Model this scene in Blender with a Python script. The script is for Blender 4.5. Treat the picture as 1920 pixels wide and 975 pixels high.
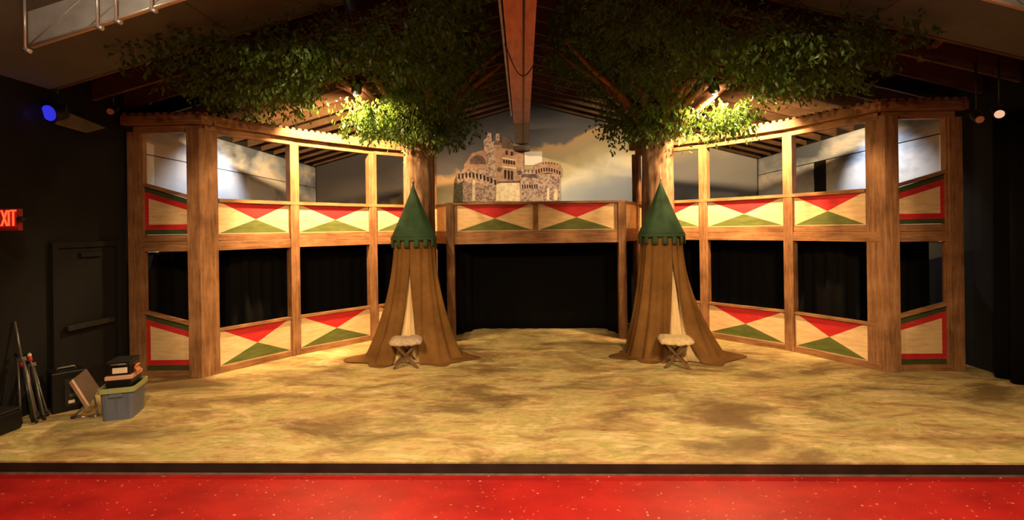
import bpy, bmesh, math, random
from mathutils import Vector, Matrix, noise as mnoise
random.seed(7)
for o in list(bpy.data.objects): bpy.data.objects.remove(o)
S = bpy.context.scene
COL = S.collection
V = Vector
# ------------------------------------------------------------------ camera
F, CY, ROLL, YAW, EYE = 942.1, 429.7, 0.0141, 0.0219, 2.2
fwd = V((-math.sin(YAW), math.cos(YAW), 0)); rgt = V((math.cos(YAW), math.sin(YAW), 0)); up = V((0, 0, 1))
cx = rgt*math.cos(ROLL) - up*math.sin(ROLL); cyv = rgt*math.sin(ROLL) + up*math.cos(ROLL)
cam = bpy.data.objects.new('camera', bpy.data.cameras.new('camera')); COL.objects.link(cam)
M3 = Matrix((cx, cyv, -fwd)).transposed()
cam.matrix_world = Matrix.Translation((0, 0, EYE)) @ M3.to_4x4()
cam.data.sensor_width = 36; cam.data.lens = F/1920*36; cam.data.shift_y = -(487.5-CY)/1920
cam.data.clip_start = 0.05; cam.data.clip_end = 100
S.camera = cam
def ray(u, v): return (cx*((u-960)/F) - cyv*((v-CY)/F) + fwd)
def at_z(u, v, z=0.0):
    d = ray(u, v); t = (z-EYE)/d.z; return V((0, 0, EYE)) + d*t
def at_y(u, v, y):
    d = ray(u, v); t = y/d.y; return V((0, 0, EYE)) + d*t
def at_x(u, v, x):
    d = ray(u, v); t = x/d.x; return V((0, 0, EYE)) + d*t
# ------------------------------------------------------------------ world, exposure, lights
S.view_settings.view_transform = 'Standard'; S.view_settings.look = 'None'
S.view_settings.exposure = 0.0; S.view_settings.gamma = 1; S.view_settings.use_curve_mapping = False
W = bpy.data.worlds.new('world'); S.world = W; W.use_nodes = True
W.node_tree.nodes['Background'].inputs[0].default_value = (1, .8, .6, 1)
W.node_tree.nodes['Background'].inputs[1].default_value = 0.006
def spot(name, loc, tgt, e, ang, col, blend=.25, r=.05):
    l = bpy.data.lights.new(name, 'SPOT'); l.energy = e; l.spot_size = math.radians(ang); l.spot_blend = blend
    l.color = col; l.shadow_soft_size = r
    o = bpy.data.objects.new(name, l); COL.objects.link(o); o.location = loc
    o.rotation_euler = (V(tgt)-V(loc)).to_track_quat('-Z', 'Y').to_euler(); return o
WARM = (1, .60, .28); WARM2 = (1, .66, .33); WHITE = (1, .80, .58)
def beam_spot(name, loc, az, down, e, ang, col, blend=.3):   # az degrees to the right of straight ahead
    a, d = math.radians(az), math.radians(down)
    return spot(name, loc, V(loc)+V((math.sin(a)*math.cos(d), math.cos(a)*math.cos(d), -math.sin(d))), e, ang, col, blend)
beam_spot('front_spot', (-2.35, 2.4, 4.42), -7, 23, 950, 48, WARM2, .3)
beam_spot('front_spot', (2.7, 2.4, 4.42), 7, 23, 950, 48, WARM2, .3)
beam_spot('cross_spot', (-2.0, 2.6, 4.42), 50, 19.5, 560, 40, WARM2)
beam_spot('cross_spot', (2.4, 2.6, 4.42), -50, 19.5, 560, 40, WARM2)
beam_spot('flood', (-1.8, 1.6, 4.45), -8, 58, 1200, 112, WARM2, 1)
beam_spot('flood', (2.2, 1.6, 4.45), 8, 58, 1200, 112, WARM2, 1)
beam_spot('house_spot', (.2, 1.4, 4.4), 0, 75, 400, 130, (1, .78, .55), 1)
spot('wall_wash', (-5.0, 9.9, 4.15), (-6.1, 9.7, 2.75), 190, 95, (.95, .95, 1), .7)
spot('wall_wash', (5.75, 9.9, 4.15), (6.85, 9.7, 2.75), 190, 95, (.95, .95, 1), .7)
spot('backdrop_wash', (-1.7, 10.6, 5.0), (-.4, 14.8, 3.3), 640, 70, (1, .72, .42), .8)
spot('backdrop_wash', (2.2, 10.6, 5.0), (1.6, 14.8, 3.5), 640, 70, (1, .76, .48), .8)
spot('backdrop_wash', (-2.6, 11.6, 4.6), (-4.2, 14.8, 3.3), 38, 90, (1, .76, .52), .8)
spot('backdrop_wash', (3.1, 11.6, 4.6), (4.8, 14.8, 3.3), 38, 90, (1, .76, .52), .8)
def lamp(loc, e, col, r=.08):
    l = bpy.data.lights.new('house_lamp', 'POINT'); l.energy = e; l.color = col; l.shadow_soft_size = r
    o = bpy.data.objects.new('house_lamp', l); COL.objects.link(o); o.location = loc
lamp((-3.3, 3.4, 4.3), 45, (1, .8, .58)); lamp((4.3, 3.3, 4.2), 16, (1, .8, .58))

# ------------------------------------------------------------------ materials
MATS = {}
def newmat(name):
    m = bpy.data.materials.new(name); m.use_nodes = True; MATS[name] = m
    nt = m.node_tree; b = nt.nodes['Principled BSDF']; return m, nt, b
def N(nt, t, **kw):
    n = nt.nodes.new(t)
    for k, v in kw.items(): setattr(n, k, v)
    return n
def coords(nt, scale=(1, 1, 1), rot=(0, 0, 0), kind='Object'):
    tc = N(nt, 'ShaderNodeTexCoord'); mp = N(nt, 'ShaderNodeMapping')
    mp.inputs['Scale'].default_value = scale; mp.inputs['Rotation'].default_value = rot
    nt.links.new(tc.outputs[kind], mp.inputs[0]); return mp.outputs[0]
def ramp(nt, fac, stops, interp='LINEAR'):
    r = N(nt, 'ShaderNodeValToRGB'); r.color_ramp.interpolation = interp
    e = r.color_ramp.elements
    while len(e) < len(stops): e.new(.5)
    for i, (p, c) in enumerate(stops): e[i].position = p; e[i].color = (*c, 1)
    nt.links.new(fac, r.inputs[0]); return r.outputs[0]
def noise(nt, vec, scale, detail=5, rough=.55, dist=0):
    n = N(nt, 'ShaderNodeTexNoise'); n.inputs['Scale'].default_value = scale; n.inputs['Detail'].default_value = detail
    n.inputs['Roughness'].default_value = rough; n.inputs['Distortion'].default_value = dist
    nt.links.new(vec, n.inputs['Vector']); return n.outputs['Fac']
def mix(nt, fac, a, b, mode='MIX'):
    m = N(nt, 'ShaderNodeMix', data_type='RGBA', blend_type=mode)
    for sock, x in ((m.inputs[0], fac), (m.inputs[6], a), (m.inputs[7], b)):
        if hasattr(x, 'is_output'): nt.links.new(x, sock)
        elif isinstance(x, (tuple, list)): sock.default_value = (*x, 1)
        else: sock.default_value = x
    return m.outputs[2]
def math_(nt, op, a, b=None):
    m = N(nt, 'ShaderNodeMath', operation=op)
    for i, x in enumerate((a, b)):
        if x is None: continue
        if hasattr(x, 'is_output'): nt.links.new(x, m.inputs[i])
        else: m.inputs[i].default_value = x
    return m.outputs[0]
def bump(nt, b, h, strength=.3, dist=.01):
    n = N(nt, 'ShaderNodeBump'); n.inputs['Strength'].default_value = strength; n.inputs['Distance'].default_value = dist
    nt.links.new(h, n.inputs['Height']); nt.links.new(n.outputs[0], b.inputs['Normal'])
def plain(name, c, rough=.7, metal=0, var=.15, vs=6, spec=.3, bmp=0):
    m, nt, b = newmat(name); co = coords(nt); f = noise(nt, co, vs)
    nt.links.new(ramp(nt, f, [(.3, tuple(x*(1-var) for x in c)), (.7, tuple(min(1, x*(1+var)) for x in c))]), b.inputs['Base Color'])
    b.inputs['Roughness'].default_value = rough; b.inputs['Metallic'].default_value = metal; b.inputs['Specular IOR Level'].default_value = spec
    if bmp: bump(nt, b, noise(nt, co, vs*8), bmp)
    return m
def wood(name, dark, light, sc, rough=.6):
    m, nt, b = newmat(name); co = coords(nt, sc); big = coords(nt, (1.6, 1.6, 1.6))
    g = noise(nt, co, 3, 6, .65, .4); p = noise(nt, big, 1.7, 3)
    f = math_(nt, 'ADD', math_(nt, 'MULTIPLY', g, .6), math_(nt, 'MULTIPLY', p, .4))
    nt.links.new(ramp(nt, f, [(.36, dark), (.52, tuple((a+c)/2 for a, c in zip(dark, light))), (.66, light)]), b.inputs['Base Color'])
    b.inputs['Roughness'].default_value = rough; b.inputs['Specular IOR Level'].default_value = .3; bump(nt, b, g, .25, .004); return m
wood('post_wood', (.13, .055, .020), (.40, .205, .092), (9, 9, .7))
wood('beam_wood', (.14, .058, .022), (.42, .215, .095), (.8, .8, 12))
wood('rafter_wood', (.065, .036, .016), (.16, .088, .042), (.5, 3, 3), .8)
wood('stool_wood', (.06, .03, .016), (.19, .10, .05), (12, 12, 4))
wood('big_beam_wood', (.36, .115, .045), (.62, .24, .10), (6, .7, 6), .5)
wood('bark', (.055, .028, .014), (.30, .175, .095), (7, 7, .8), .85)
wood('branch_bark', (.10, .035, .015), (.34, .13, .055), (3, 3, 3), .8)
# plywood cream
def paint(name, a, b_, sc=(1.5, 1.5, 8)):
    m, nt, b = newmat(name); f = noise(nt, coords(nt, sc), 2.5, 5, .6)
    nt.links.new(ramp(nt, f, [(.3, a), (.7, b_)]), b.inputs['Base Color']); b.inputs['Roughness'].default_value = .65
    b.inputs['Specular IOR Level'].default_value = .25
    return m
paint('cream_ply', (.62, .40, .20), (.80, .60, .34)); paint('red_paint', (.42, .016, .02), (.58, .03, .03))
paint('green_paint', (.075, .10, .022), (.14, .16, .04)); paint('dark_green_paint', (.035, .05, .018), (.06, .08, .03))
paint('cream_cloth', (.60, .42, .20), (.76, .58, .32), (10, 10, 1))
plain('black_wall', (.006, .0055, .0045), .85, var=.4, vs=2, bmp=.2)
plain('black_paint', (.005, .0045, .004), .8, var=.3)
plain('black_cloth', (.003, .0028, .0028), .95, var=.25, vs=30, spec=.1)
plain('fascia_black', (.022, .014, .011), .6, var=.4, vs=4)
plain('strip_grey', (.17, .125, .10), .8, var=.3, vs=9)
plain('ceiling_panel', (.105, .115, .105), .9, var=.12, vs=2)
plain('ceiling_deck', (.045, .022, .012), .9, var=.3)
plain('duct_metal', (.46, .42, .36), .5, .35, .25, 3)
plain('rod_metal', (.7, .62, .5), .35, .6, .1)
plain('grey_panel', (.16, .14, .11), .9)
plain('stand_metal', (.05, .05, .048), .35, .6, .2, 12); plain('stand_grey', (.16, .15, .14), .35, .5, .2, 12)
plain('chrome', (.55, .5, .45), .25, .9, .1); plain('lamp_black', (.015, .014, .014), .5)
plain('black_plastic', (.007, .0065, .0065), .4); plain('tote_blue', (.13, .15, .22), .45, var=.08)
plain('lid_green', (.34, .38, .17), .45, var=.08); plain('pink_rim', (.62, .36, .27), .5, var=.08)
plain('paper', (.75, .66, .55), .8, var=.06, vs=40); plain('orange_cloth', (.55, .20, .09), .9)
plain('red_tag', (.6, .04, .03), .6); plain('white_tag', (.7, .62, .55), .6); plain('blue_tag', (.08, .16, .5), .5)
plain('brown_panel', (.10, .062, .04), .7); plain('pale_edge', (.50, .32, .22), .6)
plain('fleece_grey', (.48, .37, .27), .95, var=.25, vs=35, bmp=.8); plain('fleece_cream', (.62, .47, .26), .95, var=.25, vs=35, bmp=.8)
plain('tent_green', (.026, .066, .030), .75, var=.25, vs=5, bmp=.1); plain('tent_cord', (.045, .085, .035), .7)
plain('brass', (.6, .4, .2), .4, .6); plain('net_brown', (.10, .05, .028), .95); plain('cable_black', (.012, .01, .01), .6)
plain('cord_tan', (.18, .11, .07), .9); plain('beam_steel', (.12, .10, .085), .5, .4); plain('beam_shade', (.30, .235, .185), .7)  # last tone: shade on the beam's far end, put into colour
plain('conduit', (.35, .30, .26), .4, .6)
m, nt, b = newmat('burlap')
co = coords(nt); f = noise(nt, co, 2.2, 5); g = noise(nt, coords(nt, (1, 1, .25)), 160, 2)
nt.links.new(ramp(nt, math_(nt, 'ADD', math_(nt, 'MULTIPLY', f, .6), math_(nt, 'MULTIPLY', g, .4)), [(.32, (.095, .044, .012)), (.62, (.21, .105, .032))]), b.inputs['Base Color'])
b.inputs['Roughness'].default_value = .95; b.inputs['Specular IOR Level'].default_value = .1; bump(nt, b, g, .35, .003)
m, nt, b = newmat('stage_paint')
co = coords(nt, (.8, 1.7, 1)); f = noise(nt, co, 1.3, 8, .62, .6); g = noise(nt, coords(nt, (.8, 2.6, 1)), 2.4, 8, .68, .4); h = noise(nt, coords(nt), 24, 3, .7)
c1 = ramp(nt, f, [(.38, (.20, .085, .028)), (.44, (.40, .24, .09)), (.50, (.60, .47, .21)), (.55, (.36, .34, .09)), (.62, (.74, .58, .32))])
c2 = ramp(nt, g, [(.34, (.24, .12, .04)), (.44, (.62, .48, .24)), (.52, (.36, .33, .10)), (.60, (.78, .60, .36))])
big = noise(nt, coords(nt, (.6, 1.1, 1)), 1.15, 7, .66, .5)
c3 = mix(nt, ramp(nt, big, [(.38, (.8, .8, .8)), (.51, (0, 0, 0))]), mix(nt, .5, c1, c2), (.15, .088, .036)); sp = ramp(nt, h, [(.0, (0, 0, 0)), (.70, (0, 0, 0)), (.78, (1, 1, 1))])
sp2 = ramp(nt, noise(nt, coords(nt), 33, 2), [(.0, (0, 0, 0)), (.72, (0, 0, 0)), (.77, (.6, .6, .6))])
nt.links.new(mix(nt, sp2, mix(nt, sp, c3, (.16, .13, .045)), (.75, .6, .4)), b.inputs['Base Color'])
nt.links.new(ramp(nt, g, [(.3, (.5, .5, .5)), (.7, (.75, .75, .75))]), b.inputs['Roughness']); b.inputs['Specular IOR Level'].default_value = .3
m, nt, b = newmat('red_floor')
co = coords(nt, (1, 1.6, 1)); f = noise(nt, co, 1.5, 6, .6); h = noise(nt, coords(nt), 26, 2, .6)
sp = ramp(nt, h, [(0, (0, 0, 0)), (.68, (0, 0, 0)), (.73, (.8, .8, .8))])
nt.links.new(mix(nt, sp, ramp(nt, f, [(.3, (.26, .006, .008)), (.7, (.46, .016, .014))]), (.75, .35, .2)), b.inputs['Base Color'])
b.inputs['Roughness'].default_value = .45; b.inputs['Specular IOR Level'].default_value = .35
# painted sky of the back wall: bands of cloud rising to the right, edges wavy
m, nt, b = newmat('mural_back')
tc = N(nt, 'ShaderNodeTexCoord'); sx = N(nt, 'ShaderNodeSeparateXYZ'); nt.links.new(tc.outputs['Object'], sx.inputs[0])
n1 = noise(nt, coords(nt, (.55, 1, .9)), 1.1, 3, .5, .4); n2 = noise(nt, coords(nt), 3.5, 5, .6)
s = math_(nt, 'SUBTRACT', sx.outputs[2], math_(nt, 'MULTIPLY', sx.outputs[0], .30))
s = math_(nt, 'ADD', s, math_(nt, 'MULTIPLY', math_(nt, 'SUBTRACT', n1, .5), 1.5))
s = math_(nt, 'ADD', s, math_(nt, 'MULTIPLY', math_(nt, 'SUBTRACT', n2, .5), .25))
fac = math_(nt, 'DIVIDE', math_(nt, 'SUBTRACT', s, 1.5), 5.0)
nt.links.new(ramp(nt, fac, [(0, (.30, .33, .36)), (.20, (.40, .43, .46)), (.27, (.52, .52, .47)), (.34, (.80, .72, .52)), (.40, (.55, .46, .26)), (.50, (.40, .31, .17)), (.575, (.46, .30, .15)), (.60, (.13, .12, .12)), (.8, (.06, .06, .068))]), b.inputs['Base Color'])
b.inputs['Roughness'].default_value = .85; b.inputs['Specular IOR Level'].default_value = .1
m, nt, b = newmat('mural_side')
n1 = noise(nt, coords(nt, (1, .55, 1)), .85, 4, .55, .5)
tc = N(nt, 'ShaderNodeTexCoord'); sx = N(nt, 'ShaderNodeSeparateXYZ'); nt.links.new(tc.outputs['Object'], sx.inputs[0])
zz = math_(nt, 'MULTIPLY', math_(nt, 'SUBTRACT', sx.outputs[2], 3.2), .28)
fac = math_(nt, 'ADD', n1, zz)
nt.links.new(ramp(nt, fac, [(.25, (.42, .50, .62)), (.42, (.62, .66, .70)), (.54, (.72, .70, .66)), (.64, (.36, .42, .50)), (.78, (.10, .13, .18))]), b.inputs['Base Color'])
b.inputs['Roughness'].default_value = .85; b.inputs['Specular IOR Level'].default_value = .1
def leafmat(name, a, c):
    m, nt, b = newmat(name)
    oi = N(nt, 'ShaderNodeNewGeometry')
    nt.links.new(ramp(nt, oi.outputs['Random Per Island'], [(0, a), (.6, c), (1, tuple(x*1.25 for x in c))]), b.inputs['Base Color'])
    b.inputs['Roughness'].default_value = .38; b.inputs['Specular IOR Level'].default_value = .5
    tr = N(nt, 'ShaderNodeBsdfTranslucent'); tr.inputs[0].default_value = (.16, .28, .04, 1)
    ms = N(nt, 'ShaderNodeMixShader'); ms.inputs[0].default_value = .4
    nt.links.new(b.outputs[0], ms.inputs[1]); nt.links.new(tr.outputs[0], ms.inputs[2])
    nt.links.new(ms.outputs[0], nt.nodes['Material Output'].inputs[0])
leafmat('leaf_green', (.012, .032, .006), (.045, .095, .016))
def stone(name, a, c, sc):
    m, nt, b = newmat(name); co = coords(nt)
    f = noise(nt, co, sc, 6, .75); v = N(nt, 'ShaderNodeTexVoronoi'); v.inputs['Scale'].default_value = sc*1.6; nt.links.new(co, v.inputs['Vector'])
    nt.links.new(ramp(nt, math_(nt, 'ADD', math_(nt, 'MULTIPLY', f, .7), math_(nt, 'MULTIPLY', v.outputs['Distance'], .4)), [(.35, a), (.65, c)]), b.inputs['Base Color'])
    b.inputs['Roughness'].default_value = .9
stone('castle_rough', (.09, .045, .036), (.52, .36, .27), 9); stone('castle_smooth', (.28, .145, .085), (.44, .26, .16), 5)
stone('castle_pale', (.62, .47, .28), (.85, .70, .45), 6); stone('castle_dark', (.045, .03, .026), (.16, .10, .08), 8)
plain('castle_black', (.03, .018, .014), .9); plain('castle_roof', (.13, .085, .07), .9, var=.3, vs=8)
stone('castle_ivy', (.03, .03, .012), (.12, .10, .04), 9)
def emit(name, c, e):
    m, nt, b = newmat(name); b.inputs['Emission Color'].default_value = (*c, 1); b.inputs['Emission Strength'].default_value = e
    b.inputs['Base Color'].default_value = (*c, 1)
emit('exit_glow', (1, .07, .02), 2.2); emit('lens_warm', (1, .62, .42), .7); emit('lens_hot', (1, .85, .6), 30); emit('lens_blue', (.035, .035, .7), .8); emit('led_green', (.3, 1, .1), 3)
plain('exit_body', (.35, .02, .015), .5)

# ------------------------------------------------------------------ mesh helpers
class MB:
    def __init__(s): s.v = []; s.f = []; s.mi = []; s.sm = []
    def add(s, vs, fs, mi=0, smooth=False):
        o = len(s.v); s.v += [V(x) for x in vs]
        for f in fs: s.f.append([i+o for i in f]); s.mi.append(mi); s.sm.append(smooth)
        return s
    def hexa(s, p, mi=0):   # 8 points: bottom 4 then top 4
        return s.add(p, [(3, 2, 1, 0), (4, 5, 6, 7), (0, 1, 5, 4), (1, 2, 6, 5), (2, 3, 7, 6), (3, 0, 4, 7)], mi)
    def box(s, a, b, mi=0):
        (x0, y0, z0), (x1, y1, z1) = a, b
        return s.hexa([(x0, y0, z0), (x1, y0, z0), (x1, y1, z0), (x0, y1, z0), (x0, y0, z1), (x1, y0, z1), (x1, y1, z1), (x0, y1, z1)], mi)
    def obox(s, c, ex, ey, ez, mi=0):   # centre and half-axis vectors
        c, ex, ey, ez = V(c), V(ex), V(ey), V(ez)
        return s.hexa([c-ex-ey-ez, c+ex-ey-ez, c+ex+ey-ez, c-ex+ey-ez, c-ex-ey+ez, c+ex-ey+ez, c+ex+ey+ez, c-ex+ey+ez], mi)
    def tube(s, pts, r, n=8, mi=0, caps=True):
        pts = [V(p) for p in pts]; rs = r if isinstance(r, (list, tuple)) else [r]*len(pts)
        rings = []; prev = None
        for i, p in enumerate(pts):
            d = (pts[min(i+1, len(pts)-1)]-pts[max(i-1, 0)]).normalized()
            a = d.cross(V((0, 0, 1))) if prev is None else prev - d*prev.dot(d)
            if a.length < 1e-4: a = d.cross(V((1, 0, 0)))
            a.normalize(); prev = a; bb = d.cross(a)
            rings.append([p + (a*math.cos(2*math.pi*k/n)+bb*math.sin(2*math.pi*k/n))*rs[i] for k in range(n)])
        o = len(s.v)
        for rg in rings: s.v += rg
        for i in range(len(pts)-1):
            for k in range(n):
                s.f.append([o+i*n+k, o+i*n+(k+1) % n, o+(i+1)*n+(k+1) % n, o+(i+1)*n+k]); s.mi.append(mi); s.sm.append(True)
        if caps:
            s.f.append([o+k for k in range(n)][::-1]); s.mi.append(mi); s.sm.append(False)
            s.f.append([o+(len(pts)-1)*n+k for k in range(n)]); s.mi.append(mi); s.sm.append(False)
        return s
    def grid(s, nu, nv, fn, mi=0, wrap=False, smooth=True):
        o = len(s.v)
        for j in range(nv):
            for i in range(nu): s.v.append(V(fn(i/(nu if wrap else nu-1), j/(nv-1))))
        for j in range(nv-1):
            for i in range(nu if wrap else nu-1):
                i2 = (i+1) % nu
                s.f.append([o+j*nu+i, o+j*nu+i2, o+(j+1)*nu+i2, o+(j+1)*nu+i]); s.mi.append(mi); s.sm.append(smooth)
        return s
    def prism(s, poly, off, mi=0):   # polygon extruded by a vector
        n = len(poly); off = V(off); a = [V(p) for p in poly]; o = len(s.v); s.v += a + [p+off for p in a]
        s.f.append([o+i for i in range(n)]); s.f.append([o+n+i for i in range(n)][::-1]); s.mi += [mi]*2; s.sm += [False]*2
        for i in range(n):
            j = (i+1) % n; s.f.append([o+i, o+n+i, o+n+j, o+j]); s.mi.append(mi); s.sm.append(False)
        return s
    def build(s, name, mats, parent=None, solid=0, bevel=0, subd=0, recalc=True, kind=None):
        base = root_of(parent) if parent else V((0, 0, 0))
        me = bpy.data.meshes.new(name); me.from_pydata([tuple(p-base) for p in s.v], [], s.f)
        mats = [mats] if isinstance(mats, str) else mats
        for m in mats: me.materials.append(MATS[m])
        me.polygons.foreach_set('material_index', s.mi); me.polygons.foreach_set('use_smooth', s.sm)
        if recalc:
            bm = bmesh.new(); bm.from_mesh(me); bmesh.ops.recalc_face_normals(bm, faces=bm.faces); bm.to_mesh(me); bm.free()
        me.update()
        o = bpy.data.objects.new(name, me); COL.objects.link(o)
        if parent: o.parent = parent
        if solid: md = o.modifiers.new('solid', 'SOLIDIFY'); md.thickness = solid; md.offset = 0
        if bevel: md = o.modifiers.new('bevel', 'BEVEL'); md.width = bevel; md.segments = 2; md.limit_method = 'ANGLE'
        if subd: md = o.modifiers.new('sub', 'SUBSURF'); md.levels = subd; md.render_levels = subd
        if kind: o['kind'] = kind
        return o
def root_of(o):
    p = V((0, 0, 0))
    while o: p = p + V(o.location); o = o.parent
    return p
def thing(name, label, cat, loc, group=None):
    o = bpy.data.objects.new(name, None); COL.objects.link(o); o.location = loc; o.empty_display_size = .1
    return tag(o, label, cat, group)
def tag(o, label, cat=None, group=None, kind=None):
    o['label'] = label
    if cat: o['category'] = cat
    if group: o['group'] = group
    if kind: o['kind'] = kind
    return o
def struct(o, label=None):
    o['kind'] = 'structure'
    if label: o['label'] = label
    return o
def cyl(c, axis, r, h, n=16, r2=None):
    c, axis = V(c), V(axis).normalized(); return MB().tube([c, c+axis*h], [r, r if r2 is None else r2], n)

# ------------------------------------------------------------------ the setting
XL, XR, YB = -6.12, 6.85, 14.8
FL = at_z(0, 864); FR = at_z(1920, 868)
dF = (FR-FL)/(FR.x-FL.x)
fl = FL + dF*(XL-FL.x); fr = FL + dF*(XR-FL.x)
ZF = -.125
struct(MB().box((XL-.1, -1.5, ZF-.1), (XR+.1, 5.2, ZF)).build('floor', 'red_floor'), 'red painted concrete floor in front of the stage')
stg = struct(MB().prism([fl, fr, V((XR, YB, 0)), V((XL, YB, 0))], (0, 0, -.018)).build('stage_platform', 'stage_paint'), 'low stage deck painted mottled olive and tan')
n_ = V((dF.y, -dF.x, 0)).normalized()
MB().prism([fl+V((0, 0, -.019))-n_*.0, fr+V((0, 0, -.019)), fr-n_*.04+V((0, 0, -.019)), fl-n_*.04+V((0, 0, -.019))], (0, 0, ZF+.03)).build('fascia', 'fascia_black', stg)
MB().prism([fl+n_*.012, fr+n_*.012, fr-n_*.02, fl-n_*.02], (0, 0, .014)).build('base_strip', 'strip_grey', stg).location = (0, 0, ZF)
EAVE, RIDGE, XC = 4.12, 5.85, .25
wl = struct(MB().box((XL-.15, -1.5, ZF), (XL, YB, EAVE+.6)).build('wall_left', 'black_wall'), 'black painted side wall with the exit door')
wr = struct(MB().box((XR, -1.5, ZF), (XR+.15, YB, EAVE+.6)).build('wall_right', 'black_wall'), 'dark side wall behind the black curtain')
SEAM_L, SEAM_R = 3.50, 3.66
for nm, y0, y1, z0, z1 in (('a', 8.0, 14.7, 1.9, SEAM_L-.008), ('b', 8.0, 14.7, SEAM_L+.008, 4.10)):
    MB().box((XL, y0, z0), (XL+.02, y1, z1)).build('mural_panel', 'mural_side', wl)
for y0, y1, z0, z1 in ((8.15, 11.45, 1.9, SEAM_R-.01), (11.95, 14.7, 1.9, SEAM_R-.01), (8.15, 14.7, SEAM_R+.01, 4.12)):
    MB().box((XR-.02, y0, z0), (XR, y1, z1)).build('mural_panel', 'mural_side', wr)
wb = struct(MB().box((XL-.15, YB, ZF), (XR+.15, YB+.15, 6.4)).build('wall_back', 'mural_back'), 'back wall painted with a stormy cloud sky')
def ceil_z(x): return RIDGE-(RIDGE-EAVE)*abs(x-XC)/(XR-XC if x > XC else XC-XL)
ceil = MB()
for xa in (XL-.15, XR+.15):
    za = ceil_z(xa)+.28
    ceil.add([(xa, -1.5, za), (XC, -1.5, RIDGE+.28), (XC, YB+.15, RIDGE+.28), (xa, YB+.15, za), (xa, -1.5, za+.08), (XC, -1.5, RIDGE+.36), (XC, YB+.15, RIDGE+.36), (xa, YB+.15, za+.08)],
             [(0, 1, 2, 3), (4, 5, 6, 7), (0, 1, 5, 4), (1, 2, 6, 5), (2, 3, 7, 6), (3, 0, 4, 7)])
ceil = struct(ceil.build('ceiling', 'ceiling_deck'), 'pitched ceiling with open dark rafters above the stage')
raft = {}
y = 6.45
while y < YB:
    for sgn in (-1, 1):
        xa = XL if sgn < 0 else XR
        if sgn not in raft:
            b_ = MB(); za = ceil_z(xa)
            b_.hexa([(xa, 0, za), (XC, 0, RIDGE), (XC, .05, RIDGE), (xa, .05, za), (xa, 0, za+.27), (XC, 0, RIDGE+.27), (XC, .05, RIDGE+.27), (xa, .05, za+.27)])
            o = b_.build('rafter', 'rafter_wood', ceil); raft[sgn] = o
        else:
            o = raft[sgn].copy(); COL.objects.link(o); o.parent = ceil
        o.location = (0, y, 0)
    y += .58
# drywalled slope over the front of the room
PE = 6.4
for sgn in (-1, 1):
    xa = XL if sgn < 0 else XR
    for y0, y1 in ((-1.5, 3.3), (3.33, 6.4)):
        xm = XC+(xa-XC)*.62
        for p, q in ((XC, xm-.006*sgn), (xm+.006*sgn, xa)):
            MB().hexa([(p, y0, ceil_z(p)-.02), (q, y0, ceil_z(q)-.02), (q, y1, ceil_z(q)-.02), (p, y1, ceil_z(p)-.02),
                       (p, y0, ceil_z(p)), (q, y0, ceil_z(q)), (q, y1, ceil_z(q)), (p, y1, ceil_z(p))]).build('plaster_panel', 'ceiling_panel', ceil)
# short blocking boards nailed under the rafters
for (u0, v0), (u1, v1), Y, w in (((280, 120), (310, 155), 7.3, .05), ((346, 97), (377, 133), 7.3, .05), ((368, 95), (395, 129), 7.3, .05),
                              ((1695, 58), (1655, 95), 6.9, .08), ((1765, 74), (1725, 115), 6.9, .05), ((1485, 55), (1495, 72), 7.4, .05)):
    p, q = at_y(u0, v0, Y), at_y(u1, v1, Y+.35)
    d = (q-p); s_ = d.cross(V((0, 0, 1))).normalized()*w; t_ = d.cross(s_).normalized()*.012
    MB().obox((p+q)/2, d/2, s_, t_).build('blocking_board', 'brown_panel' if u0 < 900 else 'branch_bark', ceil)
# central beam
BZ, BW = 4.55, .175
beam = struct(MB().box((XC-BW-.25, -1.5, BZ), (XC+BW-.25, YB-.02, BZ+.55)).build('ceiling_beam', 'big_beam_wood'), 'reddish timber beam running back under the ridge')
bx = XC-.25
MB().box((bx-BW-.005, 11.2, BZ-.006), (bx+BW+.005, YB-.05, BZ+.5)).build('shaded_end', 'beam_shade', beam)  # grey sleeve colours in the shade where the beam gets less light
MB().box((bx-BW-.06, YB-1.0, BZ-.06), (bx+BW+.06, YB-.02, BZ-.005)).build('bracket', 'beam_steel', beam)
MB().tube([(bx-BW-.035, -1, BZ+.03), (bx-BW-.035, 10.5, BZ+.03)], .018).build('conduit', 'conduit', beam)
MB().tube([(bx+.04, -1, BZ-.012), (bx+.04, YB-.3, BZ-.012)], .011).build('cable', 'cable_black', beam)
pts = []
for i in range(13):
    t = i/12; pts.append((bx-BW-.02+(2*BW+.02)*t, 6.3+.9*t, BZ-.02-.26*math.sin(math.pi*t)))
MB().tube(pts, .008, 6).build('cable', 'cable_black', beam)
p = at_y(1000, 297, YB-.02)
tag(MB().box((p.x-.26, YB-.03, p.z-.2), (p.x+.26, YB-.005, p.z+.2)).build('paper_sheet', 'paper'), 'plain pale sheet on the back wall under the beam end', 'paper')
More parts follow.
